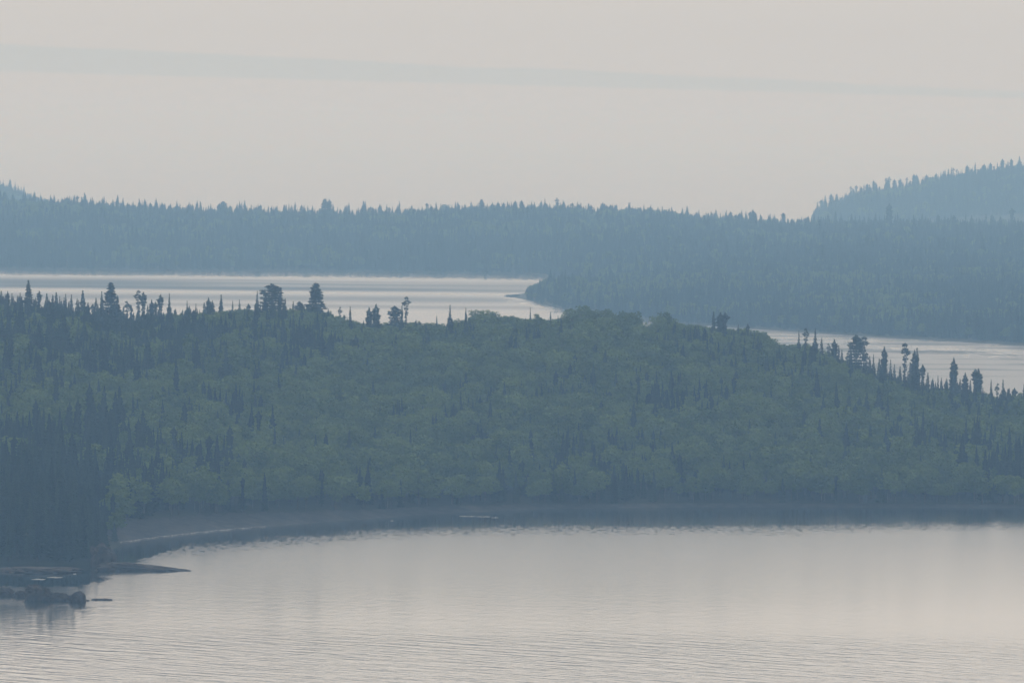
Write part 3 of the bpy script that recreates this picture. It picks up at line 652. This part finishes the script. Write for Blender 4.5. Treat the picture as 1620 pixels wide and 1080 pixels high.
def forest(name, label, P, z, kd, hh, wide=1.0, seed=3, leafw=1.0):
    g = np.random.default_rng(seed)
    me = mesh(name, np.stack([P[:, 0], P[:, 1], z - .2], -1), np.zeros((0, 4), int))
    keys = list(KINDS)
    idx = np.array([keys.index(str(k_)) for k_ in kd]); h0 = np.array([KINDS[k_][4] for k_ in keys])[idx]
    a = me.attributes.new('kind_id', 'INT', 'POINT'); a.data.foreach_set('value', idx.astype(np.int32))
    sc = hh / h0; w_ = np.maximum(sc, .8) * wide * g.uniform(.85, 1.2, len(P))
    a = me.attributes.new('size', 'FLOAT_VECTOR', 'POINT'); lfm = np.array([k_.startswith('leaf') for k_ in keys])[idx]; w_ = w_ * np.where(lfm, leafw, 1.0)
    a.data.foreach_set('vector', np.stack([w_, w_, sc], -1).astype(np.float32).ravel())
    a = me.attributes.new('turn', 'FLOAT_VECTOR', 'POINT')
    a.data.foreach_set('vector', np.stack([g.normal(0, .02, len(P)), g.normal(0, .02, len(P)), g.uniform(0, 6.28, len(P))], -1).astype(np.float32).ravel())
    o = obj(name, me); tag(o, label, 'forest', None, 'stuff')
    gt = bpy.data.node_groups.new(name, 'GeometryNodeTree')
    gt.interface.new_socket('Geometry', in_out='INPUT', socket_type='NodeSocketGeometry'); gt.interface.new_socket('Geometry', in_out='OUTPUT', socket_type='NodeSocketGeometry')
    gi = gt.nodes.new('NodeGroupInput'); go = gt.nodes.new('NodeGroupOutput'); join = gt.nodes.new('GeometryNodeJoinGeometry')
    def attr(nm, tp):
        n = gt.nodes.new('GeometryNodeInputNamedAttribute'); n.data_type = tp; n.inputs['Name'].default_value = nm
        return [s_ for s_ in n.outputs if s_.enabled and s_.name == 'Attribute'][0]
    kid, siz, trn = attr('kind_id', 'INT'), attr('size', 'FLOAT_VECTOR'), attr('turn', 'FLOAT_VECTOR')
    for i_ in sorted(set(idx.tolist())):
        jg = gt.nodes.new('GeometryNodeJoinGeometry')
        for part in PROTO[keys[i_]]:
            oi = gt.nodes.new('GeometryNodeObjectInfo'); oi.transform_space = 'ORIGINAL'; oi.inputs['Object'].default_value = part
            gt.links.new(oi.outputs['Geometry'], jg.inputs[0])
        cmp_ = gt.nodes.new('FunctionNodeCompare'); cmp_.data_type = 'INT'; cmp_.operation = 'EQUAL'
        ii = [s_ for s_ in cmp_.inputs if s_.enabled]; gt.links.new(kid, ii[0]); ii[1].default_value = i_
        ip = gt.nodes.new('GeometryNodeInstanceOnPoints'); gt.links.new(gi.outputs[0], ip.inputs['Points']); gt.links.new(cmp_.outputs[0], ip.inputs['Selection'])
        gt.links.new(jg.outputs[0], ip.inputs['Instance']); gt.links.new(siz, ip.inputs['Scale']); gt.links.new(trn, ip.inputs['Rotation'])
        gt.links.new(ip.outputs[0], join.inputs[0])
    gt.links.new(join.outputs[0], go.inputs[0])
    md = o.modifiers.new('trees', 'NODES'); md.node_group = gt
    return o
forest('forest', 'mixed green forest of birch and spruce covering the near hill', nP[rest], nz_[rest], nk[rest], nh[rest], 1.0, 3, 1.42)
def far_leaf(x, y): return np.clip(0.14 + (fbm(x / 90, y / 120, 77) - .47) * 1.8, .02, .6)
P, z, kd, hh = scatter(a_h, -280, 1880, 5000, 7260, 7.0, 0.5, far_leaf, 11.0, 10.0, 22)
tall = rng.random(len(P)) < .22; hh = np.where(tall, hh * 1.45, hh); hh, _, _ = row_cap(P, z, hh, A_ROWS, np.where(tall, rng.uniform(0, 19, len(P)), rng.uniform(-6, 1, len(P))))
k = clear(P); forest('forest', 'blue hazy forest covering the long far ridge', P[k], z[k], kd[k], hh[k], 1.25, 4)
P, z, kd, hh = scatter(b_h, 800, 1880, 4050, 5990, 6.2, 0.4, far_leaf, 10.0, 10.0, 23)
w_ = (P[:, 0] / P[:, 1] - B_TIP) * 5200
hh = hh * (0.45 + .7 * sstep(16, 40, w_)); k = w_ > 15
forest('forest', 'blue-green hazy forest on the point reaching in from the right', P[k], z[k], kd[k], hh[k], 1.2, 5)
P, z, kd, hh = scatter(c_h, 1250, 1940, 8500, 9120, 7.0, 4.0, far_leaf, 11, 10, 24); hh = np.where(rng.random(len(P)) < .2, hh * rng.uniform(1.1, 1.9, len(P)), hh)
forest('forest', 'palest blue forest on the high far right hill', P, z, kd, hh, 1.3, 6)
P, z, kd, hh = scatter(d_h, -380, 240, 8700, 9290, 7.5, 3.0, far_leaf, 11, 10, 25)
forest('forest', 'pale blue forest on the far left shoulder', P, z, kd, hh, 1.3, 7)

# ------------------------------------------------------------------ rocks, foam, painted glints
def rock(name, u, v, wpx, hpx, label, group=None, seed=0, flat=0.6, lean=0.0, depth=None):
    """a boulder or ledge whose waterline sits at (u, v); wpx x hpx its size in the picture, turned into metres there"""
    x, y = on_water(u, v); k = y / F; w = wpx * k / 2; h = hpx * k; d = (depth or max(w * flat, h * .8))
    import bmesh
    bm = bmesh.new(); bmesh.ops.create_icosphere(bm, subdivisions=4, radius=1.0)
    r = np.random.default_rng(seed); off = r.uniform(0, 90, 2)
    for vt in bm.verts:
        c = vt.co
        n = float(fbm(c.x * 1.6 + off[0] + c.z, c.y * 1.6 + off[1] - c.z * .7, seed, 4)) - .47
        n2 = float(vnoise(c.x * 6 + off[0], c.z * 6 + off[1] + c.y * 5, seed + 5)) - .5
        q = 1 + n * .7 + n2 * .22
        c.x = math.copysign(abs(c.x) ** .8, c.x); c.z = math.copysign(abs(c.z) ** .7, c.z)
        vt.co = Vector((c.x * w * q, c.y * d * q, (max(c.z, -.45)) * h * q * (1 + lean * c.x)))
    me = bpy.data.meshes.new(name); bm.to_mesh(me); bm.free(); me.materials.append(M_ROCK)
    o = obj(name, me, None, (x, y + d * .6, 0)); tag(o, label, 'rock', group); return o
rock('rock_ledge', 225, 903, 160, 10, 'long low rock ledge tapering from the left headland into the bay', None, 11, .10, -.75, 6)
rock('boulder', 163, 896, 46, 34, 'large dark boulder where the rock ledge leaves the headland', None, 12, .7)
rock('boulder', 201, 903, 64, 12, 'sloping rock slab on the inner end of the long ledge', None, 13, .3)
rock('boulder', 61, 949, 48, 22, 'tallest hump of the dark rocks in the shallows at lower left', 'rocks in the shallows', 14, .7, -.2)
rock('boulder', 93, 950, 38, 12, 'brownish low rock between the tallest hump and round boulder', 'rocks in the shallows', 15, .6, -.2)
rock('boulder', 121, 952, 26, 15, 'round dark boulder at the right end of the shallows row', 'rocks in the shallows', 16, .8)
rock('boulder', 33, 944, 26, 10, 'small rock just left of the tallest hump in the shallows', 'rocks in the shallows', 17, .8)
rock('boulder', 8, 942, 30, 12, 'dark rock at the left edge of the shallows row', 'rocks in the shallows', 18, .8)
rock('rock_ledge', 160, 949, 30, 2.2, 'thin flat rock barely awash right of the round boulder', None, 19, .15, 0, 1.5)
rock('boulder', 137, 950, 8, 1.6, 'tiny rock awash just right of the round boulder', None, 20, .5)
rock('rock_ledge', 812, 469.5, 26, 3.5, 'thin dark rock at the tip of the far wooded point', None, 21, .3, .5, 4)
rock('rock_ledge', 60, 905, 120, 7, 'low dark rock shelf along the foot of the left headland', None, 22, .1, 0, 7)
for n, (u, v, w_, lab) in enumerate([(740, 816.5, 26, 'thin pale foam streak, left one of three off the shaded shore'), (765, 817, 22, 'thin pale foam streak, middle one of three off the shaded shore'),
        (783, 818.5, 11, 'short pale foam streak, right one of three off the shaded shore'), (620, 823.5, 5, 'tiny pale foam fleck off the middle of the beach'),
        (61, 916, 22, 'pale glint streak on dark water below the headland, left one'), (87, 913, 24, 'pale glint streak on dark water below the headland, right one'),
        (109, 904.5, 8, 'small pale glint beside the foot of the headland'), (118, 907.5, 5, 'tiny lowest glint fleck near the headland corner')]):
    x, y = on_water(u, v); k_ = y / F; hw = w_ * k_ / 2  # pale sheets on the water; those by the headland are painted glints
    V, Fc = [], []; m_ = 24
    for q in range(m_ + 1):
        f_ = q / m_; xx = (f_ * 2 - 1) * hw; ww = (1.1 + 1.6 * float(vnoise(f_ * 7, n * 3.1, 5))) * math.sin(math.pi * min(max(f_, .04), .96)) ** .5 * 2.2
        V += [(xx, -ww / 2 + .5 * math.sin(f_ * 9 + n), .03), (xx, ww / 2 + .5 * math.sin(f_ * 9 + n), .03), (xx, .5 * math.sin(f_ * 9 + n), .10)]
    for q in range(m_): a = 3 * q; Fc += [(a, a + 3, a + 5, a + 2), (a + 2, a + 5, a + 4, a + 1)]
    tag(obj('foam_glint_streak', mesh('foam_glint_streak', V, Fc, M_FOAM_GLINT), None, (x, y, 0)), lab, 'foam', 'foam streaks on the bay')
# line of surf along the beach
V, Fc = [], []; ss = np.linspace(BEACH_S[0], shore_pts([(420, 835)])[0][0], 160)
for q, s_ in enumerate(ss):
    y = float(np.interp(s_, *N_SH)) + 0.6 * math.sin(q * .35); w_ = (0.75 - 0.6 * q / 160) * (0.7 + .6 * float(vnoise(q / 5, 1, 3)))
    V += [(s_ * y, y - w_, .05), (s_ * y, y + w_, .35)]
for q in range(len(ss) - 1): Fc.append((2 * q, 2 * q + 2, 2 * q + 3, 2 * q + 1))
tag(obj('surf_line', mesh('surf_line', V, Fc, M_SURF)), 'thin pale surf line along the wide end of the pebble beach', 'foam')

# ------------------------------------------------------------------ haze
M_HAZE = bpy.data.materials.new('haze'); M_HAZE.use_nodes = True; t = M_HAZE.node_tree; t.nodes.clear()
vo = N(t, 'ShaderNodeVolumePrincipled'); mo = N(t, 'ShaderNodeOutputMaterial'); t.links.new(vo.outputs[0], mo.inputs['Volume'])
DENS = 1.52e-4
vo.inputs['Color'].default_value = (0.352, 0.622, 0.985, 1); vo.inputs['Absorption Color'].default_value = (1, 1, 1, 1)
vo.inputs['Density'].default_value = DENS; vo.inputs['Anisotropy'].default_value = 0.0
bx0, bx1, by0, by1, bz0, bz1 = -65000, 65000, -5000, 85000, -5.5, 200
V = [(x, y, z) for x in (bx0, bx1) for y in (by0, by1) for z in (bz0, bz1)]
Fc = [(0, 1, 3, 2), (4, 6, 7, 5), (0, 4, 5, 1), (2, 3, 7, 6), (0, 2, 6, 4), (1, 5, 7, 3)]
hz = obj('haze', mesh('haze', V, Fc, M_HAZE)); tag(hz, 'even blue-grey smoke haze filling the air over the lake', 'haze', None, 'stuff')
